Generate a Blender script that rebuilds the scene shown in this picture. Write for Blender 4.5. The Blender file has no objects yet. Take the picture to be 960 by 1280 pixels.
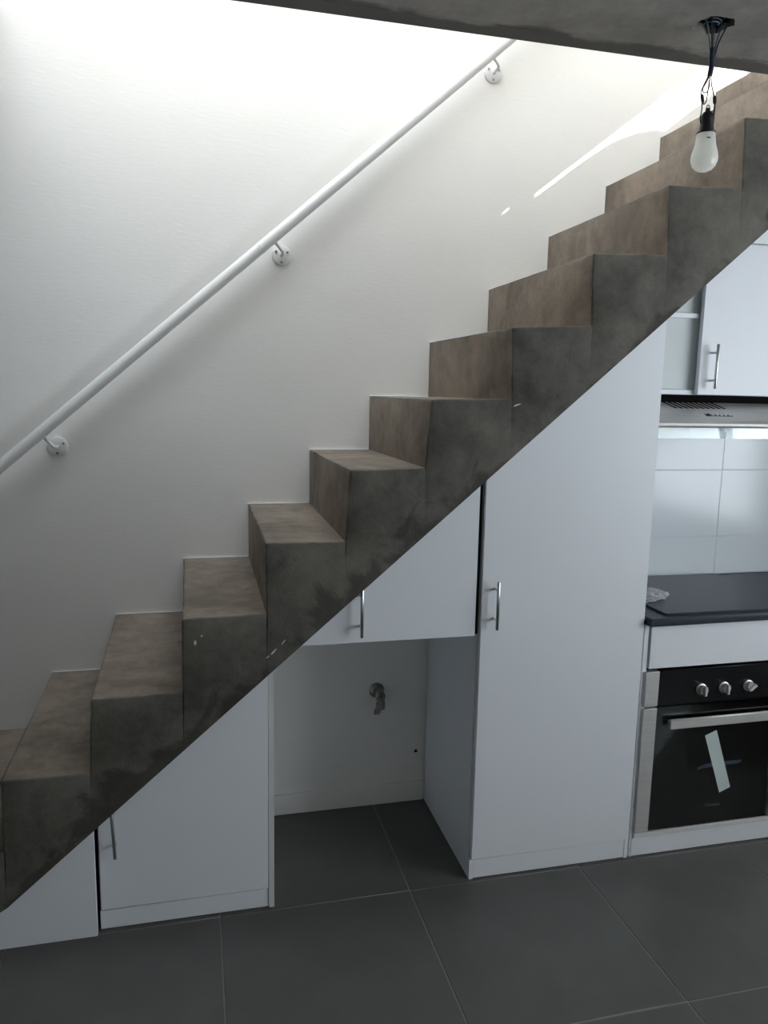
import bpy, bmesh, math, random
from mathutils import Vector, Matrix
random.seed(7)
scene = bpy.context.scene
col = scene.collection

# ------------------------------------------------------------------ camera
CAM = Vector((0.464, -2.142, 1.592))
YAW, PITCH, ROLL, FPX = 0.2421, 0.1538, -0.0197, 956.9
fw = Vector((math.sin(YAW)*math.cos(PITCH), math.cos(YAW)*math.cos(PITCH), -math.sin(PITCH)))
rt = Vector((math.cos(YAW), -math.sin(YAW), 0))
dn = fw.cross(rt)
rt2 = rt*math.cos(ROLL) + dn*math.sin(ROLL)
dn2 = dn*math.cos(ROLL) - rt*math.sin(ROLL)
cd = bpy.data.cameras.new('camera')
cd.sensor_fit = 'VERTICAL'
cd.sensor_height = 36.0
cd.lens = FPX/1280*36.0
cd.clip_start = 0.02
cam = bpy.data.objects.new('camera', cd)
col.objects.link(cam)
M = Matrix.Identity(4)
for k, a in enumerate((rt2, -dn2, -fw)):
    for r in range(3):
        M[r][k] = a[r]
M.translation = CAM
cam.matrix_world = M
scene.camera = cam

# ------------------------------------------------------------------ light and exposure
SKY = 7.6
world = bpy.data.worlds.new('sky')
scene.world = world
world.use_nodes = True
bg = world.node_tree.nodes['Background']
bg.inputs[0].default_value = (0.86, 0.935, 1.0, 1)
bg.inputs[1].default_value = SKY
SUN_DIR = Vector((-1.0, 0.2, -0.777)).normalized()
sd = bpy.data.lights.new('sun', 'SUN')
sd.energy = 45.0
sd.color = (1.0, 0.96, 0.88)
sd.angle = math.radians(0.1)
sun = bpy.data.objects.new('sun', sd)
col.objects.link(sun)
sun.rotation_euler = SUN_DIR.to_track_quat('-Z', 'Y').to_euler()
sun.location = (6, -1, 7)

def portal(name, loc, direction, sx, sy):
    ld = bpy.data.lights.new(name, 'AREA')
    ld.shape = 'RECTANGLE'
    ld.size, ld.size_y = sx, sy
    ld.cycles.is_portal = True
    o = bpy.data.objects.new(name, ld)
    col.objects.link(o)
    o.location = loc
    o.rotation_euler = Vector(direction).to_track_quat('-Z', 'Y').to_euler()
    return o
# room extents
XL, XR, YB, XU = -3.2, 3.7, -4.8, 4.4  # left, right, behind the camera; right end of the upper floor
YW, YK, ZC, ZF, ZT = 0.834, 0.577, 2.565, 2.864, 5.3
SKYL = (-1.2, 2.6, -1.5, 0.70)        # roof light x0 x1 y0 y1
WIN1 = (-3.05, -0.60, 0.80, 2.50)      # window in the right wall y0 y1 z0 z1
portal('sky_portal_roof', ((SKYL[0]+SKYL[1])/2, (SKYL[2]+SKYL[3])/2, ZT+0.1), (0, 0, -1), SKYL[1]-SKYL[0], SKYL[3]-SKYL[2])
portal('sky_portal_window', (XR+0.1, (WIN1[0]+WIN1[1])/2, (WIN1[2]+WIN1[3])/2), (-1, 0, 0), WIN1[1]-WIN1[0], WIN1[3]-WIN1[2])

vs = scene.view_settings
scene.display_settings.display_device = 'sRGB'
vs.view_transform = 'Standard'
vs.look = 'None'
vs.exposure = 0.0
vs.gamma = 1.0
vs.use_curve_mapping = False
scene.cycles.max_bounces = 10
scene.cycles.diffuse_bounces = 7
scene.cycles.use_denoising = True

# ------------------------------------------------------------------ materials
class NT:
    def __init__(s, name):
        s.m = bpy.data.materials.new(name)
        s.m.use_nodes = True
        s.t = s.m.node_tree
        s.b = s.t.nodes['Principled BSDF']
        s.out = s.t.nodes['Material Output']
        s.tc = None
    def n(s, typ, **kw):
        nd = s.t.nodes.new(typ)
        for k, v in kw.items():
            setattr(nd, k, v)
        return nd
    def l(s, a, b):
        s.t.links.new(a, b)
    def coord(s, scale=(1, 1, 1)):
        if s.tc is None:
            s.tc = s.n('ShaderNodeTexCoord')
        mp = s.n('ShaderNodeMapping')
        mp.inputs['Scale'].default_value = scale
        s.l(s.tc.outputs['Object'], mp.inputs['Vector'])
        return mp.outputs[0]
    def noise(s, scale, detail=4, rough=0.55, stretch=(1, 1, 1), dist=0.0):
        nd = s.n('ShaderNodeTexNoise')
        nd.inputs['Scale'].default_value = scale
        nd.inputs['Detail'].default_value = detail
        nd.inputs['Roughness'].default_value = rough
        nd.inputs['Distortion'].default_value = dist
        s.l(s.coord(stretch), nd.inputs['Vector'])
        return nd.outputs['Fac']
    def ramp(s, fac, stops):
        nd = s.n('ShaderNodeValToRGB')
        el = nd.color_ramp.elements
        while len(el) < len(stops):
            el.new(0.5)
        for e, (p, c) in zip(el, stops):
            e.position = p
            e.color = tuple(c) + (1,) if len(c) == 3 else c
        s.l(fac, nd.inputs[0])
        return nd.outputs[0]
    def mix(s, fac, a, b, mode='MIX'):
        nd = s.n('ShaderNodeMix', data_type='RGBA', blend_type=mode)
        for sock, v in ((nd.inputs['Factor'], fac), (nd.inputs['A'], a), (nd.inputs['B'], b)):
            if isinstance(v, (int, float)):
                sock.default_value = v
            elif isinstance(v, tuple):
                sock.default_value = v + (1,) if len(v) == 3 else v
            else:
                s.l(v, sock)
        # Mix has several A/B sockets; the RGBA ones are picked below
        return nd
    def math(s, op, a, b=0.0, clamp=False):
        nd = s.n('ShaderNodeMath', operation=op, use_clamp=clamp)
        for sock, v in ((nd.inputs[0], a), (nd.inputs[1], b)):
            if isinstance(v, (int, float)):
                sock.default_value = v
            else:
                s.l(v, sock)
        return nd.outputs[0]
    def bump(s, h, strength, dist=0.01):
        nd = s.n('ShaderNodeBump')
        nd.inputs['Strength'].default_value = strength
        nd.inputs['Distance'].default_value = dist
        s.l(h, nd.inputs['Height'])
        s.l(nd.outputs[0], s.b.inputs['Normal'])

def mixc(T, fac, a, b, mode='MIX'):
    nd = T.n('ShaderNodeMix', data_type='RGBA', blend_type=mode)
    socks = [i for i in nd.inputs if i.enabled]
    fa = [i for i in nd.inputs if i.name == 'Factor' and i.type == 'VALUE'][0]
    A = [i for i in nd.inputs if i.name == 'A' and i.type == 'RGBA'][0]
    B = [i for i in nd.inputs if i.name == 'B' and i.type == 'RGBA'][0]
    for sock, v in ((fa, fac), (A, a), (B, b)):
        if isinstance(v, (int, float)):
            sock.default_value = v
        elif isinstance(v, tuple):
            sock.default_value = v + (1,)
        else:
            T.l(v, sock)
    return [o for o in nd.outputs if o.type == 'RGBA'][0]

def simple(name, color, rough=0.5, metal=0.0, var=0.0, vscale=8, bump=0.0, bscale=60, spec=0.5, coat=0.0, stretch=(1, 1, 1)):
    T = NT(name)
    T.b.inputs['Roughness'].default_value = rough
    T.b.inputs['Metallic'].default_value = metal
    T.b.inputs['Specular IOR Level'].default_value = spec
    T.b.inputs['Coat Weight'].default_value = coat
    c0 = tuple(max(0, c*(1-var)) for c in color)
    c1 = tuple(min(1, c*(1+var)) for c in color)
    T.l(T.ramp(T.noise(vscale, stretch=stretch), [(0.3, c0), (0.7, c1)]), T.b.inputs['Base Color'])
    if bump:
        T.bump(T.noise(bscale, 5, stretch=stretch), bump, 0.002)
    return T.m

def concrete(name, lo, hi, stain=False, edge=False, streak=0.0, speck=0.35, bump=0.5):
    T = NT(name)
    big = T.noise(2.6, 6, 0.6, dist=0.4)
    mid = T.noise(17, 6, 0.65, dist=0.2)
    fac = T.math('ADD', T.math('MULTIPLY', big, 0.65), T.math('MULTIPLY', mid, 0.35))
    c = T.ramp(fac, [(0.40, lo), (0.60, hi)])
    if streak:
        st = T.noise(7, 4, 0.6, stretch=(1.3, 1.3, 0.55), dist=0.6)
        c = mixc(T, T.math('MULTIPLY', T.ramp(st, [(0.45, (0, 0, 0)), (0.7, (1, 1, 1))]), streak), c, tuple(v*0.45 for v in lo))
        st2 = T.noise(9, 4, 0.6, stretch=(1.0, 1.0, 0.7), dist=0.8)
        c = mixc(T, T.math('MULTIPLY', T.ramp(st2, [(0.55, (0, 0, 0)), (0.8, (1, 1, 1))]), streak), c, tuple(min(1, v*1.35) for v in hi))
    if stain:
        # damp stains creeping up from the lower edge of the flight, with ragged outlines
        sp = T.n('ShaderNodeSeparateXYZ')
        T.l(T.coord(), sp.inputs[0])
        d = T.math('SUBTRACT', T.math('SUBTRACT', sp.outputs[2], T.math('MULTIPLY', sp.outputs[0], 0.866)), 0.206)
        near = T.math('SUBTRACT', 1.0, T.math('MULTIPLY', d, 5.0))
        n1 = T.noise(5.5, 6, 0.6, dist=0.8)
        m = T.math('ADD', T.math('MULTIPLY', near, 0.34), n1)
        xr = T.math('MULTIPLY', T.math('SUBTRACT', sp.outputs[0], 0.2), 0.06)
        m = T.math('SUBTRACT', m, T.math('MAXIMUM', xr, 0.0))
        mk = T.ramp(m, [(0.70, (0, 0, 0)), (0.78, (1, 1, 1))])
        c = mixc(T, T.math('MULTIPLY', mk, 0.62), c, tuple(v*0.42 for v in lo))
        # pale cement bloom
        n2 = T.noise(9, 6, 0.7, dist=1.2)
        c = mixc(T, T.math('MULTIPLY', T.ramp(n2, [(0.58, (0, 0, 0)), (0.72, (1, 1, 1))]), 0.35), c, tuple(min(1, v*1.25) for v in hi))
    if edge:
        # darker, rough strip of poured concrete along the slab edge, with a wandering inner line
        sp = T.n('ShaderNodeSeparateXYZ')
        T.l(T.coord(), sp.inputs[0])
        n3 = T.noise(4.0, 5, 0.6, stretch=(1.0, 2.5, 1.0))
        e_ = T.math('ADD', sp.outputs[1], T.math('MULTIPLY', T.math('SUBTRACT', n3, 0.5), 0.16))
        mk = T.ramp(T.math('ADD', T.math('MULTIPLY', e_, 4.0), 0.75), [(0.44, (0, 0, 0)), (0.53, (1, 1, 1))])
        c = mixc(T, T.math('MULTIPLY', mk, 0.8), c, tuple(v*0.36 for v in lo))
    fine = T.noise(150, 3, 0.7)
    c = mixc(T, T.math('MULTIPLY', T.ramp(fine, [(0.55, (0, 0, 0)), (0.75, (1, 1, 1))]), speck), c, tuple(v*0.55 for v in lo))
    T.l(c, T.b.inputs['Base Color'])
    T.b.inputs['Roughness'].default_value = 0.82
    T.b.inputs['Specular IOR Level'].default_value = 0.3
    h = T.math('ADD', T.math('MULTIPLY', mid, 0.7), T.math('MULTIPLY', fine, 0.3))
    T.bump(h, bump, 0.006)
    return T.m

MAT = {}
MAT['paint'] = simple('white_wall_paint', (0.82, 0.805, 0.775), 0.75, var=0.015, vscale=3, bump=0.25, bscale=55, spec=0.25, stretch=(0.5, 1, 2))
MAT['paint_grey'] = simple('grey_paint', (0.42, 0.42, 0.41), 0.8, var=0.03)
MAT['side'] = concrete('dark_concrete', (0.076, 0.072, 0.062), (0.160, 0.150, 0.129), stain=True, speck=0.3)
MAT['tread'] = concrete('dusty_concrete', (0.128, 0.106, 0.086), (0.240, 0.198, 0.158), streak=0.22, speck=0.5)
MAT['slab'] = concrete('slab_concrete', (0.215, 0.202, 0.186), (0.33, 0.312, 0.286), speck=0.15, bump=0.35, edge=True)
MAT['tile'] = simple('grey_floor_tile', (0.094, 0.093, 0.088), 0.42, var=0.10, vscale=6, bump=0.12, bscale=90, spec=0.4)
MAT['grout'] = simple('grout', (0.215, 0.21, 0.20), 0.9, var=0.1, vscale=20)
MAT['melamine'] = simple('white_melamine', (0.74, 0.77, 0.81), 0.38, var=0.01, vscale=4, bump=0.05, bscale=220, spec=0.4)
MAT['edge'] = simple('melamine_edge', (0.62, 0.62, 0.62), 0.5, var=0.03)
MAT['carcass'] = simple('cabinet_back_board', (0.60, 0.645, 0.65), 0.6, var=0.05, vscale=5)
MAT['wtile'] = simple('white_wall_tile', (0.64, 0.69, 0.73), 0.16, var=0.01, vscale=3, spec=0.5)
MAT['wgrout'] = simple('pale_grout', (0.62, 0.65, 0.68), 0.8)
MAT['steel'] = simple('brushed_steel', (0.68, 0.67, 0.66), 0.45, 0.78, var=0.08, vscale=6, bump=0.12, bscale=60, stretch=(1, 20, 40))
MAT['chrome'] = simple('satin_chrome', (0.52, 0.53, 0.54), 0.24, 1.0, var=0.05)
MAT['oldchrome'] = simple('dull_chrome', (0.30, 0.29, 0.28), 0.35, 1.0, var=0.35, vscale=60)
MAT['granite'] = simple('dark_granite', (0.050, 0.062, 0.080), 0.40, var=0.25, vscale=180, spec=0.22)
MAT['black'] = simple('black_enamel', (0.008, 0.008, 0.009), 0.18, var=0.1)
MAT['rubber'] = simple('black_plastic', (0.013, 0.012, 0.012), 0.5, var=0.2, vscale=40)
MAT['matteblack'] = simple('matte_black', (0.007, 0.007, 0.008), 0.7, var=0.1, spec=0.15)
MAT['blackglass'] = simple('black_glass', (0.006, 0.007, 0.009), 0.06, var=0.1, coat=0.3)
MAT['hob'] = simple('cooktop_glass', (0.030, 0.038, 0.050), 0.32, var=0.1, spec=0.14)
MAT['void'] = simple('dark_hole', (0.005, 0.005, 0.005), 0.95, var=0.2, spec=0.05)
MAT['cable'] = simple('grey_blue_cable', (0.10, 0.14, 0.19), 0.5, var=0.2, vscale=50)
MAT['cableblk'] = simple('dark_cable', (0.015, 0.016, 0.02), 0.5, var=0.2, vscale=50)
MAT['tapeblue'] = simple('blue_black_tape', (0.018, 0.028, 0.055), 0.4, var=0.3, vscale=50)
def bulb_mat():
    T = NT('frosted_bulb')
    T.t.nodes.remove(T.b)
    df = T.n('ShaderNodeBsdfDiffuse'); tl = T.n('ShaderNodeBsdfTranslucent'); gl = T.n('ShaderNodeBsdfGlossy')
    gl.inputs['Roughness'].default_value = 0.2
    cc = T.ramp(T.noise(20), [(0.3, (0.97, 0.97, 0.93)), (0.7, (0.98, 0.98, 0.94))])
    T.l(cc, df.inputs[0]); T.l(cc, tl.inputs[0])
    m1 = T.n('ShaderNodeMixShader'); m1.inputs[0].default_value = 0.7
    T.l(df.outputs[0], m1.inputs[1]); T.l(tl.outputs[0], m1.inputs[2])
    m2 = T.n('ShaderNodeMixShader'); m2.inputs[0].default_value = 0.04
    T.l(m1.outputs[0], m2.inputs[1]); T.l(gl.outputs[0], m2.inputs[2])
    T.l(m2.outputs[0], T.out.inputs['Surface'])
    return T.m
MAT['bulb'] = bulb_mat()
MAT['sunreflect'] = simple('sun_reflection_tone', (0.50, 0.58, 0.57), 0.7, var=0.03)  # colour of the painted sun reflection on the oven pane
MAT['bluereflect'] = simple('blue_reflection_tone', (0.022, 0.045, 0.068), 0.35, var=0.2, vscale=15)  # colour of the painted bluish reflection on the oven pane
MAT['mark'] = simple('grey_print', (0.05, 0.05, 0.05), 0.4)
MAT['button'] = simple('white_button', (0.75, 0.75, 0.75), 0.4)
MAT['railpaint'] = simple('white_gloss_paint', (0.74, 0.74, 0.73), 0.35, var=0.02)
MAT['plaster'] = simple('white_plaster', (0.6, 0.6, 0.58), 0.9, var=0.1, vscale=80)
MAT['oven_in'] = simple('oven_enamel', (0.05, 0.066, 0.066), 0.6, var=0.3, vscale=5)

def glass_mat(name, tint, refl, rough=0.03):
    T = NT(name)
    T.t.nodes.remove(T.b)
    tr = T.n('ShaderNodeBsdfTransparent')
    gl = T.n('ShaderNodeBsdfGlossy')
    gl.inputs['Roughness'].default_value = rough
    mx = T.n('ShaderNodeMixShader')
    lw = T.n('ShaderNodeFresnel')
    lw.inputs[0].default_value = refl
    nz = T.noise(4)
    T.l(T.ramp(nz, [(0.3, tuple(c*0.97 for c in tint)), (0.7, tint)]), tr.inputs[0])
    T.l(lw.outputs[0], mx.inputs[0])
    T.l(tr.outputs[0], mx.inputs[1])
    T.l(gl.outputs[0], mx.inputs[2])
    T.l(mx.outputs[0], T.out.inputs['Surface'])
    return T.m
MAT['ovenglass'] = glass_mat('tinted_oven_glass', (0.62, 0.68, 0.68), 1.5, 0.03)
MAT['visor'] = glass_mat('visor_glass', (0.86, 0.90, 0.915), 1.5, 0.02)
def wrap_mat():
    T = NT('clear_plastic')
    tr = T.n('ShaderNodeBsdfTransparent'); mx = T.n('ShaderNodeMixShader')
    T.b.inputs['Base Color'].default_value = (0.72, 0.72, 0.76, 1)
    T.b.inputs['Roughness'].default_value = 0.25
    T.l(T.ramp(T.noise(60), [(0.35, (0.35, 0.35, 0.35)), (0.65, (0.8, 0.8, 0.8))]), mx.inputs[0])
    T.l(tr.outputs[0], mx.inputs[1]); T.l(T.b.outputs[0], mx.inputs[2])
    T.l(mx.outputs[0], T.out.inputs['Surface'])
    return T.m
MAT['wrap'] = wrap_mat()

# ------------------------------------------------------------------ mesh helpers
class MB:
    def __init__(s):
        s.bm = bmesh.new()
        s.mi = 0
    def face(s, vs_):
        try:
            f = s.bm.faces.new(vs_)
            f.material_index = s.mi
            return f
        except ValueError:
            return None
    def box(s, x0, x1, y0, y1, z0, z1, bev=0.0):
        b = bmesh.new()
        bmesh.ops.create_cube(b, size=1)
        for v in b.verts:
            v.co = Vector(((x0+x1)/2 + v.co.x*(x1-x0), (y0+y1)/2 + v.co.y*(y1-y0), (z0+z1)/2 + v.co.z*(z1-z0)))
        if bev:
            bmesh.ops.bevel(b, geom=b.edges[:], offset=bev, segments=1, affect='EDGES', profile=0.5)
        s._merge(b)
        return s
    def _merge(s, b):
        mp = {}
        for v in b.verts:
            mp[v] = s.bm.verts.new(v.co)
        for f in b.faces:
            s.face([mp[v] for v in f.verts])
        b.free()
    def prism(s, pts, y0, y1, bev=0.0, axis='Y'):
        """polygon pts (x, z) extruded along Y (or pts (x, y) along Z, pts (y, z) along X)"""
        b = bmesh.new()
        def P(p, t):
            return {'Y': (p[0], t, p[1]), 'Z': (p[0], p[1], t), 'X': (t, p[0], p[1])}[axis]
        a = [b.verts.new(P(p, y0)) for p in pts]
        c = [b.verts.new(P(p, y1)) for p in pts]
        b.faces.new(a)
        b.faces.new(c[::-1])
        n = len(pts)
        for i in range(n):
            b.faces.new([a[i], c[i], c[(i+1) % n], a[(i+1) % n]])
        bmesh.ops.recalc_face_normals(b, faces=b.faces[:])
        if bev:
            bmesh.ops.bevel(b, geom=b.edges[:], offset=bev, segments=1, affect='EDGES', profile=0.5)
        s._merge(b)
        return s
    def ring(s, c, u, v, r, n):
        return [s.bm.verts.new(c + (u*math.cos(2*math.pi*i/n) + v*math.sin(2*math.pi*i/n))*r) for i in range(n)]
    def tube(s, pts, r, n=8, cap=True):
        pts = [Vector(p) for p in pts]
        rs = r if isinstance(r, (list, tuple)) else [r]*len(pts)
        prev = None
        u = None
        for i, p in enumerate(pts):
            d = (pts[min(i+1, len(pts)-1)] - pts[max(i-1, 0)]).normalized()
            if u is None:
                u = d.orthogonal().normalized()
            else:
                u = (u - d*u.dot(d)).normalized()
            v = d.cross(u)
            cur = s.ring(p, u, v, rs[i], n)
            if prev:
                for k in range(n):
                    f = s.face([prev[k], prev[(k+1) % n], cur[(k+1) % n], cur[k]])
                    if f: f.smooth = True
            elif cap:
                s.face(cur[::-1])
            prev = cur
        if cap:
            s.face(prev)
        return s
    def lathe(s, prof, c, axis=(0, 0, 1), n=24):
        """prof: (radius, height along axis) list, closed with caps"""
        c = Vector(c); ax = Vector(axis).normalized()
        u = ax.orthogonal().normalized(); v = ax.cross(u)
        prev = None
        for r, h in prof:
            cur = s.ring(c + ax*h, u, v, max(r, 1e-4), n)
            if prev:
                for k in range(n):
                    f = s.face([prev[k], prev[(k+1) % n], cur[(k+1) % n], cur[k]])
                    if f: f.smooth = True
            else:
                s.face(cur[::-1])
            prev = cur
        s.face(prev)
        return s
    def build(s, name, mat, parent=None, sharp=40):
        root = parent
        while root is not None and root.parent is not None:
            root = root.parent
        off = root.location if root is not None else Vector((0, 0, 0))
        bmesh.ops.recalc_face_normals(s.bm, faces=s.bm.faces[:])
        for v in s.bm.verts:
            v.co -= off
        me = bpy.data.meshes.new(name)
        s.bm.to_mesh(me)
        s.bm.free()
        for m in (mat if isinstance(mat, (list, tuple)) else [mat]):
            me.materials.append(MAT[m])
        me.set_sharp_from_angle(angle=math.radians(sharp))
        o = bpy.data.objects.new(name, me)
        col.objects.link(o)
        if parent is not None:
            o.parent = parent
        return o

def smooth_path(pts, k=6):
    pts = [Vector(p) for p in pts]
    out = []
    for i in range(len(pts)-1):
        p0 = pts[max(i-1, 0)]; p1 = pts[i]; p2 = pts[i+1]; p3 = pts[min(i+2, len(pts)-1)]
        for j in range(k):
            t = j/k
            out.append(0.5*((2*p1) + (p2-p0)*t + (2*p0-5*p1+4*p2-p3)*t*t + (3*p1-p0-3*p2+p3)*t**3))
    out.append(pts[-1])
    return out

def thing(name, label, cat, loc, group=None):
    o = bpy.data.objects.new(name, None)
    o.empty_display_size = 0.05
    col.objects.link(o)
    o.location = loc
    o['label'] = label; o['category'] = cat
    if group: o['group'] = group
    return o
def tag(o, label, cat, group=None):
    o['label'] = label; o['category'] = cat
    if group: o['group'] = group
    return o
def struct(o, label=None):
    o['kind'] = 'structure'
    if label: o['label'] = label
    return o
def B(*a, **k):
    return MB().box(*a, **k)

def soffit(x):
    return 0.206 + 0.866*x

# ------------------------------------------------------------------ the setting: lower room
floor = struct(B(XL, XR, YB, YW+0.1, -0.12, -0.0016).build('floor', 'grout'), 'grey tiled floor with pale grout joints')
TP, TX, TY = 0.602, 0.511, 0.032
tile_me = {}
i0 = math.floor((XL-TX)/TP); i1 = math.ceil((XR-TX)/TP)
j0 = math.floor((YB-TY)/TP); j1 = math.ceil((YW-TY)/TP)
for i in range(i0, i1):
    for j in range(j0, j1):
        x0 = max(TX+i*TP+0.002, XL); x1 = min(TX+(i+1)*TP-0.002, XR)
        y0 = max(TY+j*TP+0.002, YB); y1 = min(TY+(j+1)*TP-0.002, YW)
        if x1-x0 < 0.02 or y1-y0 < 0.02: continue
        key = (round(x1-x0, 3), round(y1-y0, 3))
        if key not in tile_me:
            hx, hy = key[0]/2, key[1]/2
            o = B(-hx, hx, -hy, hy, -0.0065, 0.0, bev=0.0012).build('floor_tile', 'tile')
            tile_me[key] = o.data
        else:
            o = bpy.data.objects.new('floor_tile', tile_me[key]); col.objects.link(o)
        o.parent = floor
        o.location = ((x0+x1)/2, (y0+y1)/2, random.uniform(-0.0004, 0.0002))
struct(B(XL-0.15, 2.714, YW, YW+0.15, -0.12, ZT).build('wall_stair', 'paint'), 'white painted wall rising behind the staircase')
struct(B(XL-0.15, XL, YB-0.15, YW, -0.12, ZT).build('wall_left', 'paint'))
struct(B(XL, XR, YB-0.15, YB, -0.12, ZC).build('wall_behind', 'paint'))
w = MB()
w.box(XR, XR+0.12, YB-0.15, WIN1[0], -0.12, ZC-0.001); w.box(XR, XR+0.12, WIN1[1], YW+0.6, -0.12, ZC-0.001)
w.box(XR, XR+0.12, WIN1[0], WIN1[1], -0.12, WIN1[2]); w.box(XR, XR+0.12, WIN1[0], WIN1[1], WIN1[3], ZC-0.001)
struct(w.build('wall_right', 'paint'))
w = MB()
t = 0.05
for zz in (WIN1[2], WIN1[3]-t):
    w.box(XR+0.03, XR+0.09, WIN1[0], WIN1[1], zz, zz+t)
for yy in (WIN1[0], (WIN1[0]+WIN1[1])/2-t/2, WIN1[1]-t):
    w.box(XR+0.03, XR+0.09, yy, yy+t, WIN1[2]+t, WIN1[3]-t)
struct(w.build('window_1', 'railpaint'))
# unseen slab added outside to shade that window from the high sun
struct(B(XU+0.001, XR+2.3, YB-0.5, 1.45, ZC, ZF-0.03).build('added_sun_shade', 'paint'))
# kitchen wall under the flight
kx1 = (ZC-0.206)/0.866
wk = MB()
wk.prism([(-0.05, 0), (XR, 0), (XR, ZC), (kx1, ZC), (-0.05, soffit(-0.05)-0.004)][:], YK, YK+0.12)
wallk = struct(wk.build('wall_kitchen', 'paint'), 'white wall under the stairs behind the kitchen')
# backsplash: grout bed and single tiles
B(1.91, 3.2, YK-0.0095, YK, 0.873, 1.60).build('grout_bed', 'wgrout', wallk)
WX, WZ, WW, WH = 2.557, 1.033, 0.40, 0.276
tm = {}
for i in range(-2, 2):
    for j in range(-1, 3):
        x0 = max(WX+i*WW+0.001, 1.915); x1 = min(WX+(i+1)*WW-0.001, 3.19)
        z0 = max(WZ+j*WH+0.001, 0.874); z1 = min(WZ+(j+1)*WH-0.001, 1.598)
        key = (round(x1-x0, 3), round(z1-z0, 3))
        if key not in tm:
            o = B(-key[0]/2, key[0]/2, -0.003, 0.003, -key[1]/2, key[1]/2, bev=0.001).build('wall_tile', 'wtile')
            tm[key] = o.data
        else:
            o = bpy.data.objects.new('wall_tile', tm[key]); col.objects.link(o)
        o.parent = wallk
        o.location = ((x0+x1)/2, YK-0.0075, (z0+z1)/2)
# skirting at the back of the appliance recess
struct(B(0.680, 1.317, YK-0.012, YK-0.0005, 0.0, 0.080, bev=0.002).build('baseboard_recess', 'paint'), 'white skirting board at the back of the recess')

# concrete slab overhead with the stair opening beyond its edge
HC = (1.806, -0.220); HR = 0.072
c = MB()
XO = 2.60
E0 = -0.062          # inner line of the edge strip
JX = 2.017
c.box(XL, HC[0]-HR, YB, E0, ZC, ZF)
c.box(HC[0]+HR, JX-0.0015, YB, E0, ZC, ZF)
c.box(JX+0.0015, XU, YB, E0, ZC+0.0015, ZF)
c.box(HC[0]-HR, HC[0]+HR, YB, HC[1]-HR, ZC, ZF)
c.box(HC[0]-HR, HC[0]+HR, HC[1]+HR, E0, ZC, ZF)
c.box(HC[0]-HR, HC[0]+HR, HC[1]-HR, HC[1]+HR, ZC+0.07, ZF)
c.box(XL, XU, E0, 0.0, ZC-0.001, ZF)
c.box(XO+0.25, XU, 0.0, YW+0.6, ZC, ZF)
c.box(XL, -0.155, 0.0, YW-0.001, ZC, ZF)
# broken rim of the hole
n = 24
sq = []; ir = []
for k in range(n):
    a = 2*math.pi*k/n
    ca, sa = math.cos(a), math.sin(a)
    m = HR/max(abs(ca), abs(sa))
    sq.append((HC[0]+ca*m, HC[1]+sa*m))
    q = min(0.047/max(abs(math.cos(a-0.15)), abs(math.sin(a-0.15))), 0.056)*random.uniform(0.88, 1.06)
    ir.append((HC[0]+ca*q, HC[1]+sa*q))
for zz0, zz1 in ((ZC, ZC+0.02),):
    A = [c.bm.verts.new((p[0], p[1], zz0)) for p in sq]
    I = [c.bm.verts.new((p[0], p[1], zz0)) for p in ir]
    U_ = [c.bm.verts.new((p[0]*1.12-HC[0]*0.12, p[1]*1.12-HC[1]*0.12, zz1+random.uniform(-0.005, 0.01))) for p in ir]
    for k in range(n):
        c.face([A[k], A[(k+1) % n], I[(k+1) % n], I[k]])
        c.face([I[k], I[(k+1) % n], U_[(k+1) % n], U_[k]])
ceil = struct(c.build('ceiling', 'slab'), 'raw concrete slab overhead with an unfinished edge')
jb = MB()
jb.box(HC[0]-0.068, HC[0]+0.068, HC[1]-0.068, HC[1]+0.068, ZC+0.055, ZC+0.069)
for sx in (-1, 1):
    jb.box(HC[0]+sx*0.066-0.004, HC[0]+sx*0.066+0.004, HC[1]-0.068, HC[1]+0.068, ZC+0.012, ZC+0.056)
    jb.box(HC[0]-0.062, HC[0]+0.062, HC[1]+sx*0.066-0.004, HC[1]+sx*0.066+0.004, ZC+0.012, ZC+0.056)
jb.build('junction_box', 'void', ceil)

# upper storey shell, lit by a roof light over the stair opening and a window at the right
c = MB()
X0, X1, Y0, Y1 = SKYL
c.box(XL-0.15, X0, -2.2, YW+0.6, ZT, ZT+0.12); c.box(X1, XU+0.12, -2.2, YW+0.6, ZT, ZT+0.12)
c.box(X0, X1, -2.2, Y0, ZT, ZT+0.12); c.box(X0, X1, Y1, YW+0.6, ZT, ZT+0.12)
struct(c.build('ceiling_upper', 'paint'))
struct(B(XL-0.15, XU+0.12, -2.2, -2.08, ZF, ZT).build('wall_upper_near', 'paint'))
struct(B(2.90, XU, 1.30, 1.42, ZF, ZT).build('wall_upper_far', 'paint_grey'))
# right upper wall with the window whose sun slants along the stair wall
H = 4.417
w = MB()
w.box(XU, XU+0.12, -2.2, 0.12, ZF-0.02, ZT); w.box(XU, XU+0.12, YW-0.01, 1.42, ZF-0.02, ZT)
w.box(XU, XU+0.12, 0.12, YW-0.01, 4.62, ZT); w.box(XU, XU+0.12, 0.12, YW-0.01, ZF-0.02, 3.2)
struct(w.build('wall_upper_right', 'paint'))
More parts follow.
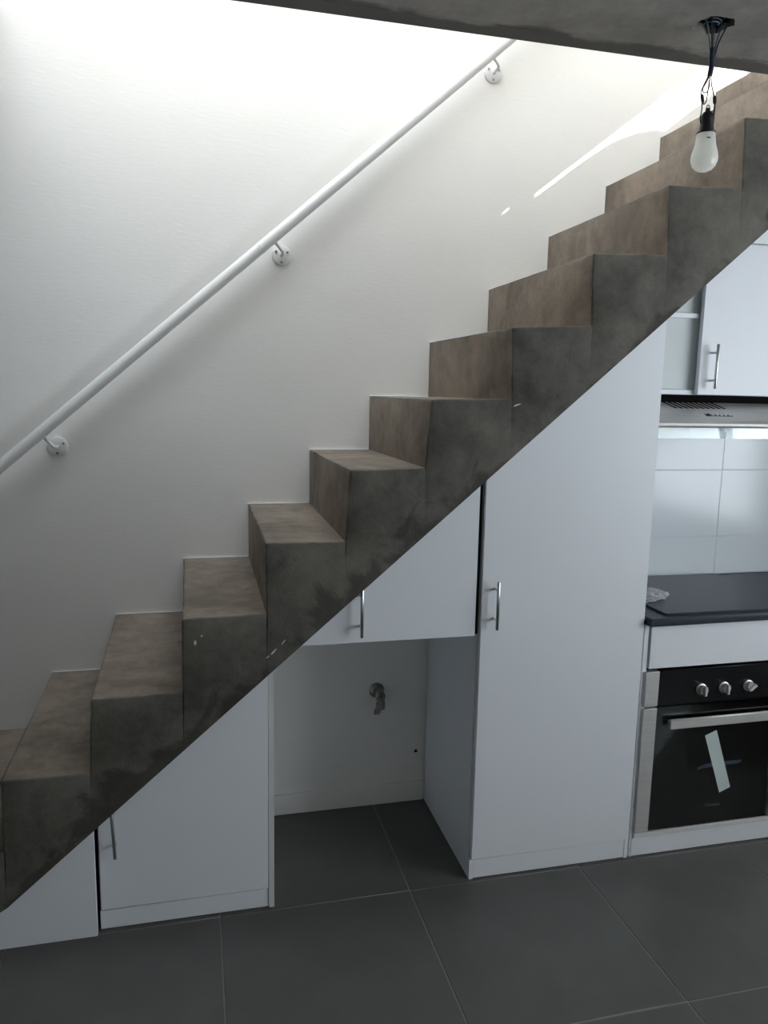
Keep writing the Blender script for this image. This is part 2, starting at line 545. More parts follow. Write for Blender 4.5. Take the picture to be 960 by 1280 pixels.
# unseen mask added in the opening, cut to shape the sun streak and dot
w = MB()
TB = 0.003
w.box(XU, XU+TB, 0.12, 0.286, 3.2, 4.62)
w.box(XU, XU+TB, 0.286, 0.2900, 3.2, 4.430); w.box(XU, XU+TB, 0.286, 0.2900, 4.442, 4.62)
w.box(XU, XU+TB, 0.2900, 0.313, 3.2, 4.62)
w.box(XU, XU+TB, 0.313, YW-0.01, H, 4.62)
w.prism([(0.313, 3.2), (0.60, 3.2), (0.460, H-0.36), (0.420, H-0.125), (0.400, H-0.070), (0.378, H-0.031), (0.352, H-0.019), (0.313, H-0.017)], XU, XU+TB, axis='X')
struct(w.build('added_sun_mask', 'paint'))

# ------------------------------------------------------------------ concrete staircase
nose = {-1: (-0.558, 0.100), 0: (-0.317, 0.313), 1: (-0.073, 0.523), 2: (0.168, 0.739), 3: (0.418, 0.956), 4: (0.650, 1.167), 5: (0.892, 1.372), 6: (1.130, 1.577),
        7: (1.370, 1.790), 8: (1.616, 2.014), 9: (1.852, 2.224), 10: (2.094, 2.438), 11: (2.340, 2.651), 12: (2.582, 2.850)}
base = {-1: (-0.558, 0.0), 0: (-0.317, 0.10), 1: (-0.075, 0.313), 2: (0.158, 0.520), 3: (0.414, 0.740), 4: (0.652, 0.961), 5: (0.880, 1.165), 6: (1.116, 1.378), 7: (1.378, 1.582),
        8: (1.625, 1.805), 9: (1.864, 2.025), 10: (2.105, 2.235), 11: (2.342, 2.445), 12: (2.582, 2.655)}
fnose = {-1: (-0.558, 0.1), 0: (-0.317, 0.313), 1: (-0.077, 0.527), 2: (0.157, 0.741), 3: (0.411, 0.950), 4: (0.657, 1.158), 5: (0.895, 1.369), 6: (1.132, 1.580), 7: (1.372, 1.795),
         8: (1.613, 2.010), 9: (1.860, 2.229), 10: (2.101, 2.441), 11: (2.333, 2.649), 12: (2.574, 2.850)}
stairs = thing('staircase', 'bare grey concrete staircase climbing along the white wall to the right', 'stairs', (0, 0, 0))
SY0, SY1 = 0.002, YW-0.0005
def zs(x):
    return max(soffit(x), 0.001)
for i in range(-1, 13):
    m = MB()
    nx, nz = nose[i]; bx_, bz = base[i]
    fx, fz = fnose[i]
    if i < 12:
        ex, ez = base[i+1]; gx, gz = fnose[i+1][0], fz+0.001
    else:
        ex, ez = XO+0.251, nz; gx, gz = XO+0.251, nz
    # columns: riser at left, tread on top, next riser at right, soffit below
    def vv(x, y, z): return m.bm.verts.new((x, y, z))
    nb = max(bz, zs(bx_))
    A = vv(nx, SY0, nz); Bv = vv(ex, SY0, ez); Cc = vv(gx, SY1, gz); D = vv(fx, SY1, fz)          # tread
    a0 = vv(bx_, SY0, nb); d0 = vv(fx, SY1, max(zs(fx), fz-0.225 if i > -1 else 0.001))            # riser foot
    a1 = vv(bx_, SY0, zs(bx_)) if nb > zs(bx_)+1e-4 else a0
    d1 = vv(fx, SY1, zs(fx)) if d0.co.z > zs(fx)+1e-4 else d0
    zb = min(zs(ex), ZC+0.1) if i < 12 else ZC+0.001
    zg = min(zs(gx), ZC+0.1) if i < 12 else ZC+0.001
    b1 = vv(ex, SY0, zb); c1 = vv(gx, SY1, zg)
    extra = []
    if i == -1 or i == 0:
        xk = (0.001-0.206)/0.866          # where the soffit meets the floor
    m.mi = 1
    tr = m.face([A, Bv, Cc, D])
    ri = m.face([A, D, d0, a0])
    m.mi = 0
    if a1 is not a0 or d1 is not d0:
        m.face([v for v in dict.fromkeys([a0, d0, d1, a1])])
    sf = m.face([v for v in dict.fromkeys([A, a0, a1, b1, Bv])])
    m.face([v for v in dict.fromkeys([D, Cc, c1, d1, d0])])
    m.face([a1, d1, c1, b1]) 
    m.face([Bv, b1, c1, Cc])
    bmesh.ops.recalc_face_normals(m.bm, faces=m.bm.faces[:])
    segs = [(A.co.copy(), Bv.co.copy()), (A.co.copy(), D.co.copy()), (A.co.copy(), a0.co.copy())]
    eds = [e for e in m.bm.edges if set(e.verts) in ({A, Bv}, {A, D}, {A, a0})]
    # split the arris so that it can be chipped and uneven
    for e in eds:
        v0 = e.verts[0]
        for k in range(9):
            e, nv_ = bmesh.utils.edge_split(e, v0, 1.0/(10-k))
            v0 = nv_
            e = max(nv_.link_edges, key=lambda q: q.calc_length())
    arr = set()
    for e in m.bm.edges:
        if len(e.link_faces) == 2:
            ms = {f.normal.to_tuple(1) for f in e.link_faces}
            if len(ms) == 2:
                p = (e.verts[0].co + e.verts[1].co)/2
                on = False
                for (q0, q1) in segs:
                    d_ = (q1-q0)
                    tt = (p-q0).dot(d_)/d_.length_squared
                    if -0.01 < tt < 1.01 and (p-(q0+d_*tt)).length < 1e-3:
                        on = True
                if on: arr.add(e)
    bmesh.ops.bevel(m.bm, geom=list(arr), offset=0.0045, segments=2, affect='EDGES', profile=0.5)
    for v in m.bm.verts:
        if v.is_boundary: continue
        if SY0+1e-4 < v.co.y < SY1-0.01 and v.co.z > zs(v.co.x)+0.05:
            v.co.x += random.uniform(-0.0014, 0.0014); v.co.z += random.uniform(-0.0014, 0.0008)
    m.build('step', ['side', 'tread'], stairs, sharp=50)
# plaster smears left on the flank
for (x, z, w_, h_, a) in ((1.395, 1.565, 0.030, 0.005, 0.35), (0.672, 0.845, 0.03, 0.005, 0.8), (0.70, 0.872, 0.022, 0.004, 0.9), (0.655, 0.83, 0.016, 0.004, 0.7), (0.452, 0.885, 0.010, 0.016, 0.1), (0.47, 0.905, 0.006, 0.006, 0)):
    pts = []
    for k in range(9):
        t_ = 2*math.pi*k/9
        px, pz = math.cos(t_)*w_/2*random.uniform(.6, 1.1), math.sin(t_)*h_/2*random.uniform(.6, 1.1)
        pts.append((x+px*math.cos(a)-pz*math.sin(a), z+px*math.sin(a)+pz*math.cos(a)))
    MB().prism(pts, SY0-0.0012, SY0+0.001).build('plaster_smear', 'plaster', stairs)
# painted filler bead where the steps meet the wall
path = []
for i in range(1, 13):
    x, z = fnose[i]
    zp = fnose[i-1][1]
    path += [(x-0.002, YW-0.003, zp+0.002), (x-0.002, YW-0.003, z+0.002)]
path.append((2.70, YW-0.003, 2.852))
struct(MB().tube(path, 0.0020, 5).build('trim_1', 'paint'), 'thin white filler bead along the steps at the wall')

# ------------------------------------------------------------------ handrail
rail_dir = Vector((1, 0, 0.8725)).normalized()
rail_nrm = Vector((-rail_dir.z, 0, rail_dir.x))
RY = YW-0.070
R0 = Vector((0.744, RY, 2.138))
hr = thing('handrail', 'white tubular steel handrail sloping up along the stair wall', 'handrail', (0.7, YW, 1.2))
def rp(x):
    return R0 + rail_dir*((x-R0.x)/rail_dir.x)
rl = MB().tube([rp(-0.55), rp(0.3), rp(0.66), rp(1.5), rp(2.45)], 0.0205, 20).build('rail', 'railpaint', hr)
# welded sleeve joint
MB().tube([rp(0.700), rp(0.702), rp(0.706), rp(0.708)], [0.0206, 0.0212, 0.0212, 0.0206], 20).build('weld_seam', 'railpaint', hr)
for (bx0, bz0) in ((-0.023, 1.379), (0.786, 2.092), (1.596, 2.812), (2.40, 3.52)):
    E = Vector((bx0, RY+0.004, bz0))
    tdist = (R0 - E).dot(rail_nrm) - 0.017
    top = E + rail_nrm*tdist
    pth = [Vector((bx0, YW-0.001, bz0)), Vector((bx0, RY+0.022, bz0)), Vector((bx0, RY+0.010, bz0)) + rail_nrm*0.003, E + rail_nrm*0.012, top]
    br = MB().tube(pth, 0.0058, 10).build('bracket', 'railpaint', hr)
    MB().lathe([(0.034, 0.0), (0.036, 0.001), (0.036, 0.0045), (0.033, 0.006), (0.010, 0.0065)], (bx0, YW, bz0), (0, -1, 0), 28).build('flange', 'railpaint', br)
    for k in range(3):
        a = 0.5 + 2*math.pi*k/3
        MB().lathe([(0.0045, 0), (0.0045, 0.0015), (0.003, 0.0028)], (bx0+0.024*math.cos(a), YW-0.006, bz0+0.024*math.sin(a)), (0, -1, 0), 10).build('screw', 'oldchrome', br)

# ------------------------------------------------------------------ under-stair cabinets
F = 0.0425       # door face plane
G = 0.004        # gap to the soffit
DT = 0.018
def handle(parent, x, z0, z1, yface, tilt=0.0, mat='chrome'):
    """bar handle with two posts"""
    yb = yface-0.030
    c_ = Vector((x, 0, (z0+z1)/2)); L = (z1-z0)/2
    ax = Vector((math.sin(tilt), 0, math.cos(tilt)))
    m = MB()
    p0 = c_ - ax*L + Vector((0, yb, 0)); p1 = c_ + ax*L + Vector((0, yb, 0))
    m.tube([p0, p0+ax*0.001, p1-ax*0.001, p1], [0.0045, 0.0052, 0.0052, 0.0045], 14)
    for s_ in (-1, 1):
        q = c_ + ax*(s_*0.048)
        m.tube([q + Vector((0, yface+0.0005, 0)), q + Vector((0, yb+0.002, 0))], 0.0042, 10)
    return m.build('handle', mat, parent)

# sloping end panel at the far left
o = MB().prism([(-0.236, 0.001), (0.158, 0.001), (0.158, soffit(0.158)-G), (-0.232, 0.0035)], 0.022, 0.040, bev=0.0008).build('end_panel', 'melamine')
tag(o, 'low white wedge panel filling the lowest corner under the stairs', 'panel')
# low cabinet
x0, x1 = 0.1635, 0.676
lc = thing('low_cabinet', 'low white cupboard with slanted top under the lower steps', 'cabinet', ((x0+x1)/2, 0.3, 0))
m = MB()
m.prism([(x1-0.016, 0.001), (x1, 0.001), (x1, soffit(x1)-G), (x1-0.016, soffit(x1-0.016)-G)], F+0.004, YK-0.013)
m.box(x0, x0+0.016, F+DT+0.003, YK-0.013, 0.001, soffit(x0)-G)
m.box(x0+0.016, x1-0.016, F+DT+0.003, YK-0.013, 0.066, 0.082)
m.build('body', 'melamine', lc)
B(x1-0.0162, x1+0.0002, F+0.002, F+0.004, 0.001, soffit(x1-0.017)-G).build('edge_band', 'edge', lc)
d = MB().prism([(x0+0.005, 0.068), (x1-0.002-0.016, 0.068), (x1-0.018, soffit(x1-0.018)-G), (x0+0.005, soffit(x0+0.005)-G)], F, F+DT, bev=0.001).build('door', 'melamine', lc)
handle(d, 0.2125, 0.246, 0.402, F, tilt=-0.035)
B(x0+0.001, x1-0.017, F+0.005, F+0.021, 0.003, 0.063, bev=0.001).build('plinth', 'melamine', lc)
# bridging cupboard over the recess
x0, x1, zb = 0.679, 1.3075, 0.844
bc = thing('bridge_cabinet', 'white wall cupboard with slanted top above the open appliance recess', 'cabinet', ((x0+x1)/2, 0.3, zb))
m = MB()
m.box(x0, x1, F+DT+0.003, YK-0.001, zb, zb+0.016)
m.prism([(x1-0.016, zb+0.016), (x1, zb+0.016), (x1, soffit(x1)-G), (x1-0.016, soffit(x1-0.016)-G)], F+DT+0.003, YK-0.001)
m.box(x0+0.1, x1-0.016, YK-0.008, YK-0.001, zb+0.016, zb+0.07)
m.build('body', 'melamine', bc)
xx = x0+0.062
B(x1+0.0003, x1+0.0105, F+0.010, F+0.020, zb+0.002, soffit(x1)-G).build('gap_shade', 'void', bc)  # dark strip added to stand in for the shade inside the gap
d = MB().prism([(xx+0.004, zb-0.001), (x1-0.002, zb-0.001), (x1-0.002, soffit(x1-0.002)-G), (xx+0.004, soffit(xx+0.004)-G)], F, F+DT, bev=0.001).build('door', 'melamine', bc)
handle(d, 0.935, 0.868, 1.022, F)
# tall cabinet
x0, x1 = 1.3185, 1.9055
tc = thing('tall_cabinet', 'tall white larder cupboard with slanted top between recess and oven', 'cabinet', ((x0+x1)/2, 0.3, 0))
m = MB()
m.prism([(x0, 0.001), (x0+0.016, 0.001), (x0+0.016, soffit(x0+0.016)-G), (x0, soffit(x0)-G)], F+DT+0.002, YK-0.013)
m.prism([(x1-0.016, 0.001), (x1, 0.001), (x1, soffit(x1)-G), (x1-0.016, soffit(x1-0.016)-G)], F+DT+0.002, YK-0.013)
m.box(x0+0.016, x1-0.016, F+DT+0.002, YK-0.013, 0.066, 0.082)
m.box(x0+0.016, x1-0.016, YK-0.02, YK-0.013, 0.082, soffit(x0)-G)
m.build('body', 'melamine', tc)
B(x0, x0+0.014, F+0.003, F+DT+0.0015, 0.001, 0.070).build('edge_band', 'melamine', tc)
B(x1-0.014, x1, F+0.003, F+DT+0.0015, 0.001, 0.070).build('edge_band', 'melamine', tc)
d0, d1 = 1.3245, 1.9045
d = MB().prism([(d0, 0.073), (d1, 0.073), (d1, soffit(d1)-G), (d0, soffit(d0)-G)], F, F+DT, bev=0.001).build('door', 'melamine', tc)
handle(d, 1.367, 0.868, 1.022, F)
B(x0+0.0145, x1-0.0145, F+0.004, F+0.019, 0.003, 0.070, bev=0.001).build('plinth', 'melamine', tc)

# ------------------------------------------------------------------ tap in the recess
tp = thing('water_tap', 'small dull chrome appliance tap on the back wall of the recess', 'tap', (1.119, YK, 0.457))
MB().lathe([(0.029, 0.0), (0.030, 0.004), (0.023, 0.012), (0.016, 0.015), (0.015, 0.05), (0.019, 0.052), (0.019, 0.070), (0.013, 0.075)], (1.119, YK, 0.468), (0, -1, 0), 20).build('body', 'oldchrome', tp)
MB().lathe([(0.015, 0.0), (0.016, 0.016), (0.0125, 0.018), (0.0125, 0.024), (0.0175, 0.026), (0.0175, 0.046), (0.014, 0.048), (0.010, 0.0485)], (1.126, YK-0.045, 0.458), (0, 0, -1), 16).build('outlet', 'oldchrome', tp)
m = MB()
m.tube([(1.119, YK-0.072, 0.468), (1.119, YK-0.086, 0.468)], 0.007, 10)
m.prism([(1.108, 0.474), (1.124, 0.478), (1.126, 0.455), (1.112, 0.408), (1.090, 0.408), (1.092, 0.428), (1.104, 0.440)], YK-0.093, YK-0.085, bev=0.002)
m.build('lever', 'oldchrome', tp)
wp = MB().lathe([(0.006, 0.0), (0.006, 0.002), (0.0045, 0.003)], (1.283, YK, 0.203), (0, -1, 0), 12).build('wall_plug', 'void')
tag(wp, 'tiny dark plug in the recess wall near the tall cabinet', 'wall plug')

# ------------------------------------------------------------------ oven base unit
x0, x1 = 1.913, 3.13
oc = thing('oven_cabinet', 'white base unit holding the built-in oven under the dark worktop', 'cabinet', ((x0+x1)/2, 0.3, 0))
m = MB()
m.box(x0, x0+0.016, F+0.006, YK-0.013, 0.001, 0.842)
m.box(2.536, 2.552, F+0.006, YK-0.013, 0.001, 0.842)
m.box(x1-0.016, x1, F+0.006, YK-0.013, 0.001, 0.842)
m.box(x0+0.016, x1-0.016, YK-0.020, YK-0.013, 0.08, 0.842)
m.box(x0+0.016, 2.536, F+0.020, YK-0.02, 0.076, 0.090)
m.box(2.552, x1-0.016, F+0.020, YK-0.02, 0.076, 0.090)
m.build('body', 'melamine', oc)
B(x0+0.0215, 2.534, F, F+DT, 0.690, 0.838, bev=0.001).build('filler_panel', 'melamine', oc)
B(x0+0.010, 2.550, F-0.002, F+0.014, 0.074, 0.0905, bev=0.001).build('bottom_rail', 'edge', oc)
B(x0+0.006, x1-0.001, F+0.004, F+0.019, 0.003, 0.0715, bev=0.001).build('plinth', 'melamine', oc)
d = B(2.556, x1-0.002, F, F+DT, 0.092, 0.838, bev=0.001).build('door', 'melamine', oc)
handle(d, 2.60, 0.60, 0.76, F)

# oven
ox0, ox1, oz0, oz1 = 1.9235, 2.5185, 0.094, 0.682
ov = thing('oven', 'black built-in oven with steel side strips, three knobs and bar handle', 'oven', ((ox0+ox1)/2, 0.3, oz0))
m = MB()
m.box(ox0+0.012, ox0+0.020, F+0.022, 0.52, oz0+0.02, oz1-0.01); m.box(ox1-0.020, ox1-0.012, F+0.022, 0.52, oz0+0.02, oz1-0.01)
m.box(ox0+0.020, ox1-0.020, F+0.022, 0.52, oz0+0.02, oz0+0.09); m.box(ox0+0.020, ox1-0.020, F+0.022, 0.52, 0.505, oz1-0.01)
m.box(ox0+0.020, ox1-0.020, 0.51, 0.52, oz0+0.09, 0.505)
m.build('cavity', 'oven_in', ov)
cp = MB()
cp.box(ox0+0.052, ox1-0.052, F-0.004, F+0.020, 0.556, oz1, bev=0.0015)
cp = cp.build('control_panel', 'black', ov)
for (a, b_) in ((ox0, ox0+0.0525), (ox1-0.0525, ox1)):
    B(a, b_, F-0.004, F+0.020, 0.556, oz1-0.002, bev=0.0015).build('steel_strip', 'steel', ov)
m = MB()
m.box(ox0+0.03, ox1-0.03, F+0.004, F+0.018, oz0+0.01, oz0+0.10); m.box(ox0+0.03, ox1-0.03, F+0.004, F+0.018, 0.475, 0.548)
m.box(ox0+0.03, 2.015, F+0.004, F+0.018, oz0+0.10, 0.475); m.box(2.425, ox1-0.03, F+0.004, F+0.018, oz0+0.10, 0.475)
dr = m.build('door', 'matteblack', ov)
B(ox0+0.0525, ox1-0.0525, F-0.001, F+0.003, oz0+0.002, 0.549).build('glass_pane', 'ovenglass', dr)
for (a, b_) in ((ox0, ox0+0.0525), (ox1-0.0525, ox1)):
    B(a, b_, F-0.004, F+0.018, oz0, 0.549, bev=0.0015).build('steel_strip', 'steel', dr)
m = MB()
m.box(2.018, 2.440, 0.018, 0.028, 0.476, 0.510, bev=0.002)
for xx in (2.03, 2.42):
    m.box(xx-0.006, xx+0.006, 0.028, F-0.001, 0.486, 0.500)
m.build('bar_handle', 'steel', dr)
# wire rack inside
m = MB()
for k in range(15):
    xx = 2.0 + k*0.031
    m.tube([(xx, 0.10, 0.335), (xx, 0.46, 0.335)], 0.0016, 5)
for yy in (0.10, 0.46):
    m.tube([(1.955, yy, 0.337), (2.488, yy, 0.337)], 0.003, 6)
m.build('wire_rack', 'chrome', ov)
# knobs
for k, (kx, ka) in enumerate(((2.141, 0.0), (2.231, 0.0), (2.329, 1.0))):
    kn = MB().lathe([(0.020, 0), (0.020, 0.004), (0.0165, 0.006), (0.0155, 0.018), (0.0145, 0.020)], (kx, F-0.004, 0.606), (0, -1, 0), 24).build('knob', 'steel', cp)
    g = MB()
    ca, sa = math.cos(ka), math.sin(ka)
    pts = [(-0.0048, -0.0165), (0.0048, -0.0165), (0.0048, 0.0165), (-0.0048, 0.0165)]
    pts = [(kx + p[0]*ca + p[1]*sa, 0.606 - p[0]*sa + p[1]*ca) for p in pts]
    g.prism(pts, F-0.034, F-0.022, bev=0.001)
    g.build('grip', 'steel', kn)
# sun-patch reflection and blue reflection painted on the pane as strips, faint maker's mark
MB().prism([(2.175, 0.431), (2.220, 0.448), (2.297, 0.226), (2.254, 0.209)], F-0.0024, F-0.0019).build('sun_reflection', 'sunreflect', dr)
MB().prism([(2.155, 0.303), (2.18, 0.309), (2.25, 0.311), (2.33, 0.314), (2.336, 0.326), (2.26, 0.326), (2.19, 0.324), (2.157, 0.314)], F-0.0018, F-0.0012).build('blue_reflection', 'bluereflect', dr)
m = MB()
for k, (a, wd) in enumerate(((0, .006), (.008, .006), (.016, .003), (.021, .006), (.029, .006), (.037, .006), (.045, .003), (.050, .007))):
    m.box(2.205+a, 2.205+a+wd, F-0.0014, F-0.0009, 0.160, 0.1665)
m.build('printed_mark', 'mark', dr)

# worktop
wt = MB().prism([(1.9135, 0.024), (1.917, 0.019), (3.13, 0.019), (3.13, YK-0.008), (1.9135, YK-0.008)], 0.8445, 0.8715, bev=0.003, axis='Z').build('worktop', 'granite')
tag(wt, 'dark grey stone worktop above the built-in oven', 'worktop')
hb = MB()
hb.prism([(1.985, 0.052), (1.992, 0.046), (2.532, 0.046), (2.539, 0.052), (2.539, 0.54), (2.532, 0.546), (1.992, 0.546), (1.985, 0.54)], 0.8745, 0.8795, bev=0.001, axis='Z')
hob = thing('cooktop', 'flat black glass cooktop set on the dark worktop', 'cooktop', (2.26, 0.29, 0.8716))
hb.build('glass_plate', 'hob', hob)
B(1.99, 2.534, 0.051, 0.541, 0.8716, 0.8745).build('gasket', 'rubber', hob)
# scrap of clear plastic wrap
m = MB()
nu, nv = 12, 8
g = [[None]*nv for _ in range(nu)]
for a in range(nu):
    for b_ in range(nv):
        u, v = a/(nu-1), b_/(nv-1)
        wv = 1-0.92*u*u
        x = 1.995 + 0.142*u + 0.008*random.uniform(-1, 1)
        y = 0.268 + (v-0.5)*0.19*wv + 0.005*random.uniform(-1, 1)
        z = 0.8805 + max(0.0, 0.024*math.sin(math.pi*v)*(0.35+0.65*math.sin(3.1*u)) + random.uniform(-0.001, 0.006))
        g[a][b_] = m.bm.verts.new((x, y, z))
for a in range(nu-1):
    for b_ in range(nv-1):
        m.face([g[a][b_], g[a+1][b_], g[a+1][b_+1], g[a][b_+1]])
bmesh.ops.solidify(m.bm, geom=m.bm.faces[:], thickness=0.0008)
tag(m.build('plastic_wrap', 'wrap', None), 'crumpled scrap of clear plastic lying on the cooktop', 'plastic scrap')

# ------------------------------------------------------------------ upper cabinet and extractor hood
x0, x1, uz0, uz1 = 1.917, 2.522, 1.608, 2.133
UY = 0.262
uc = thing('upper_cabinet', 'white kitchen wall cupboard with one open bay and one door above the hood', 'cabinet', ((x0+x1)/2, 0.42, uz0))
m = MB()
m.box(x0, x1, UY+DT+0.002, YK-0.001, uz0, uz0+0.016)
def zt(x): return min(soffit(x)-G, uz1)
m.prism([(x0, uz0+0.016), (x0+0.016, uz0+0.016), (x0+0.016, zt(x0+0.016)), (x0, zt(x0))], UY+DT+0.002, YK-0.001)
m.box(x1-0.016, x1, UY+DT+0.002, YK-0.001, uz0+0.016, uz1)
m.build('body', 'melamine', uc)
MB().prism([(x0+0.016, uz0+0.016), (x1-0.016, uz0+0.016), (x1-0.016, uz1-0.017), (2.22, zt(2.22)-0.016), (x0+0.016, zt(x0+0.016)-0.002)], UY+0.034, UY+0.040).build('back_board', 'carcass', uc)
B(1.965, 2.19, UY+0.020, UY+0.0335, 1.874, 1.890, bev=0.0008).build('shelf', 'melamine', uc)
B(2.25, x1-0.0165, UY+DT+0.002, UY+0.0335, uz1-0.016, uz1).build('top_board', 'melamine', uc)
d = MB().prism([(2.193, uz0+0.001), (x1-0.001, uz0+0.001), (x1-0.001, uz1-0.004), (2.232, uz1-0.004), (2.193, soffit(2.193)-G)], UY, UY+DT, bev=0.001).build('door', 'melamine', uc)
handle(d, 2.240, 1.630, 1.784, UY)
o = MB().prism([(2.236, uz1+0.002), (2.522, uz1+0.002), (2.522, soffit(2.522)-G), (2.236, soffit(2.236)-G)], UY, UY+DT, bev=0.001).build('pelmet_panel', 'melamine')
tag(o, 'white filler panel above the kitchen wall cupboard, cut along the stairs', 'panel')

hx0, hx1 = 1.918, 2.518
hd = thing('extractor_hood', 'brushed steel extractor hood with glass visor below the wall cupboard', 'hood', ((hx0+hx1)/2, 0.4, 1.46))
B(hx0+0.004, hx1+0.002, 0.275, YK-0.012, 1.576, 1.607).build('upper_casing', 'void', hd)
prof = [(0.300, 1.584), (0.285, 1.5845), (0.142, 1.532), (0.118, 1.522), (0.104, 1.513), (0.101, 1.505), (0.106, 1.500), (0.120, 1.497), (0.40, 1.497), (YK-0.012, 1.497), (YK-0.012, 1.5755), (0.300, 1.5755)]
m = MB()
m.prism(prof, hx0, hx1, axis='X')
m.build('shell', 'steel', hd, sharp=25)
# ventilation slots cut in two groups, slanted
nrm = Vector((0, -(1.5845-1.532), 0.285-0.142)).normalized()
dv = Vector((0, 0.142-0.285, 1.532-1.5845)).normalized()      # down the slope
P0 = Vector((0, 0.285, 1.5845))
for gx in (2.062,):
    for k in range(10):
        xx = gx + k*0.0215
        a = P0 + Vector((xx + 0.0, 0, 0)) + dv*0.012; b_ = P0 + Vector((xx + 0.018, 0, 0)) + dv*0.070
        m = MB()
        w2 = Vector((0.0100, 0, 0))
        q = [a, a+w2, b_+w2, b_]
        lo = [m.bm.verts.new(p - nrm*0.001) for p in q]; hi = [m.bm.verts.new(p + nrm*0.0007) for p in q]
        m.face(lo[::-1]); m.face(hi)
        for j in range(4): m.face([lo[j], lo[(j+1) % 4], hi[(j+1) % 4], hi[j]])
        m.build('vent_slot', 'void', hd)
# switch strip
S0 = P0 + dv*0.122
m = MB()
q = [S0 + Vector((2.160, 0, 0)), S0 + Vector((2.262, 0, 0)), S0 + Vector((2.262, 0, 0)) + dv*0.018, S0 + Vector((2.160, 0, 0)) + dv*0.018]
lo = [m.bm.verts.new(p - nrm*0.001) for p in q]; hi = [m.bm.verts.new(p + nrm*0.0008) for p in q]
m.face(lo[::-1]); m.face(hi)
for j in range(4): m.face([lo[j], lo[(j+1) % 4], hi[(j+1) % 4], hi[j]])
ss = m.build('switch_strip', 'rubber', hd)
for k in range(6):
    cpt = S0 + Vector((2.170 + k*0.0165, 0, 0)) + dv*0.009
    m = MB().lathe([(0.0062, 0), (0.0062, 0.003), (0.0052, 0.004)], cpt + nrm*0.0006, nrm, 12)
    m.build('button', 'button' if k else 'rubber', ss)
m = MB()
m.prism([(0.108, 1.499), (0.112, 1.499), (0.106, 1.463), (0.102, 1.463)], hx0+0.002, hx1-0.002, axis='X')
m.build('glass_visor', 'visor', hd)
B(hx0+0.02, hx1-0.06, 0.16, 0.52, 1.484, 1.4968).build('grease_filter', 'steel', hd)

# ------------------------------------------------------------------ bare bulb on loose wires
bx, by = 1.811, -0.216
bl = thing('hanging_bulb', 'unlit frosted white bulb hanging by loose wires from the ceiling hole', 'light bulb', (bx, by, 2.2))
pf = [(0.001, 0.0), (0.012, 0.0015), (0.022, 0.006), (0.030, 0.015), (0.0345, 0.027), (0.0350, 0.036), (0.0335, 0.047), (0.0295, 0.060), (0.0265, 0.072), (0.0248, 0.086), (0.0240, 0.098)]
gb = MB().lathe(pf, (bx, by, 2.201), (0, 0, 1), 32).build('glass_globe', 'bulb', bl, sharp=60)
B(bx-0.014, bx-0.004, by-0.0262, by-0.0245, 2.2795, 2.2822).build('printed_mark', 'mark', gb)
MB().lathe([(0.024, 0.0), (0.0255, 0.002), (0.0255, 0.004), (0.020, 0.0055), (0.0175, 0.02), (0.0180, 0.034), (0.0185, 0.042), (0.0150, 0.050), (0.010, 0.056), (0.0062, 0.058), (0.006, 0.065)], (bx, by, 2.297), (0, 0, 1), 20).build('socket', 'rubber', bl)
m = MB()
m.tube([(bx-0.005, by, 2.361), (bx-0.004, by, 2.368), (bx, by, 2.371), (bx+0.004, by, 2.368), (bx+0.005, by, 2.361)], 0.0016, 6)
m.build('hook', 'oldchrome', bl)
ZB = 2.482
wires = [
    # from the box down to the taped bundle
    [(bx-0.035, by+0.01, ZC+0.035), (bx-0.028, by-0.005, ZC+0.005), (bx-0.012, by, ZC-0.035), (bx-0.004, by, ZB)],
    [(bx-0.020, by-0.02, ZC+0.045), (bx-0.016, by-0.010, ZC+0.01), (bx-0.007, by-0.003, ZC-0.03), (bx-0.002, by-0.002, ZB)],
    [(bx+0.030, by+0.015, ZC+0.04), (bx+0.024, by+0.005, ZC+0.002), (bx+0.010, by, ZC-0.035), (bx+0.002, by, ZB)],
    [(bx+0.040, by-0.01, ZC+0.035), (bx+0.034, by-0.006, ZC+0.004), (bx+0.014, by-0.003, ZC-0.04), (bx+0.004, by-0.002, ZB)],
    [(bx+0.012, by+0.03, ZC+0.045), (bx+0.006, by+0.01, ZC), (bx+0.002, by+0.003, ZC-0.04), (bx, by+0.003, ZB)],
]
for k, wpts in enumerate(wires):
    MB().tube(smooth_path(wpts), 0.0020, 6).build('wire', 'cable' if k % 2 == 0 else 'cableblk', bl)
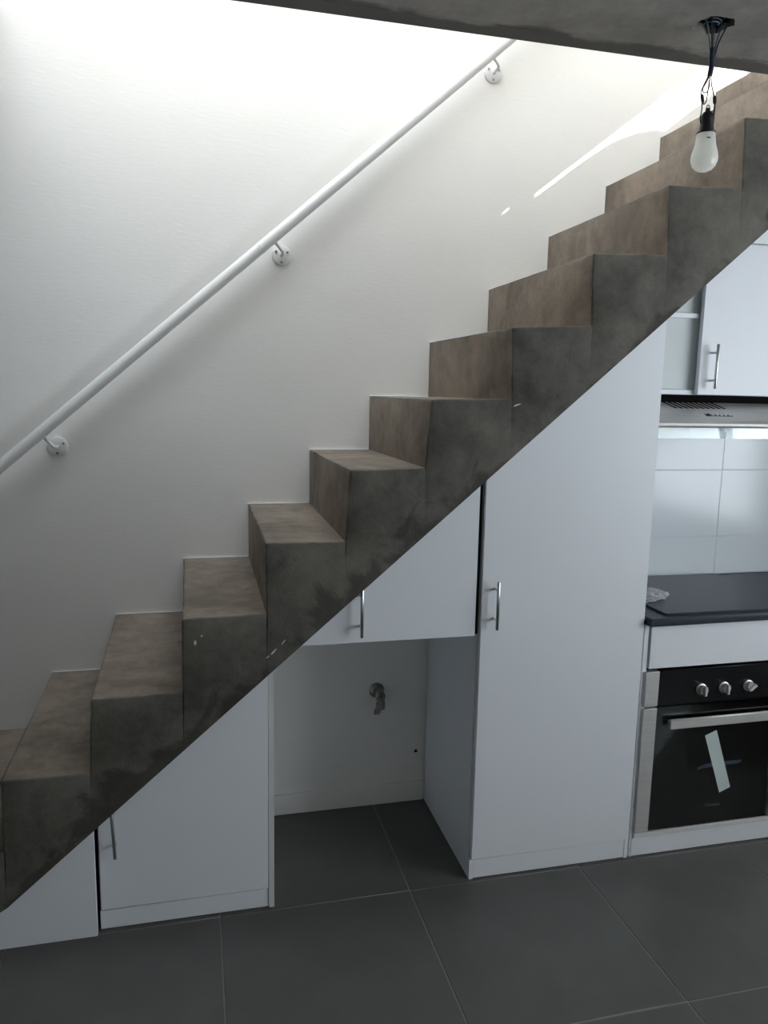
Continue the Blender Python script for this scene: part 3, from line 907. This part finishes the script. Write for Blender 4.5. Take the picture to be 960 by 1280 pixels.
# coils tucked in the box
for k in range(4):
    pts = []
    for j in range(9):
        a = math.pi*(0.9+0.15*k) + j*math.pi*1.15/8
        pts.append((bx + (0.020+0.006*k)*math.cos(a) - 0.004, by + (0.016+0.004*k)*math.sin(a)+0.008, ZC + 0.008 + 0.006*k))
    MB().tube(smooth_path(pts, 3), 0.0020, 6).build('wire', 'cable', bl)
MB().tube(smooth_path([(bx-0.001, by, 2.512), (bx-0.001, by, 2.49), (bx, by, 2.465), (bx-0.003, by, 2.444)]), 0.0068, 10).build('taped_bundle', 'tapeblue', bl)
lw = [
    [(bx-0.005, by, 2.45), (bx-0.010, by-0.002, 2.43), (bx-0.022, by-0.003, 2.410), (bx-0.020, by-0.002, 2.400), (bx-0.008, by, 2.402), (bx-0.002, by, 2.418), (bx-0.004, by, 2.45)],
    [(bx-0.003, by, 2.45), (bx-0.014, by+0.003, 2.425), (bx-0.024, by+0.002, 2.402), (bx-0.022, by, 2.392)],
    [(bx-0.002, by, 2.45), (bx-0.001, by+0.004, 2.42), (bx-0.004, by+0.004, 2.385), (bx-0.012, by+0.002, 2.372), (bx-0.018, by, 2.378)],
    [(bx+0.001, by, 2.45), (bx+0.004, by, 2.425), (bx+0.012, by, 2.403), (bx+0.015, by, 2.392)],
    [(bx-0.020, by, 2.378), (bx-0.019, by, 2.355), (bx-0.022, by, 2.335), (bx-0.018, by, 2.322)],
    [(bx+0.019, by, 2.376), (bx+0.018, by, 2.355), (bx+0.018, by, 2.338)],
    [(bx+0.022, by+0.002, 2.376), (bx+0.022, by+0.003, 2.350), (bx+0.018, by, 2.332)],
]
for wpts in lw:
    MB().tube(smooth_path(wpts), 0.0016, 6).build('wire', 'cableblk', bl)
for (cx_, ang) in ((-0.021, 0.35), (0.017, 0.2)):
    a = Vector((bx+cx_-0.004*math.sin(ang), by, 2.395)); b_ = Vector((bx+cx_+0.012*math.sin(ang), by, 2.375))
    MB().tube([a, a*0.8+b_*0.2, a*0.2+b_*0.8, b_], [0.0030, 0.0046, 0.0046, 0.0030], 8).build('connector', 'rubber', bl)
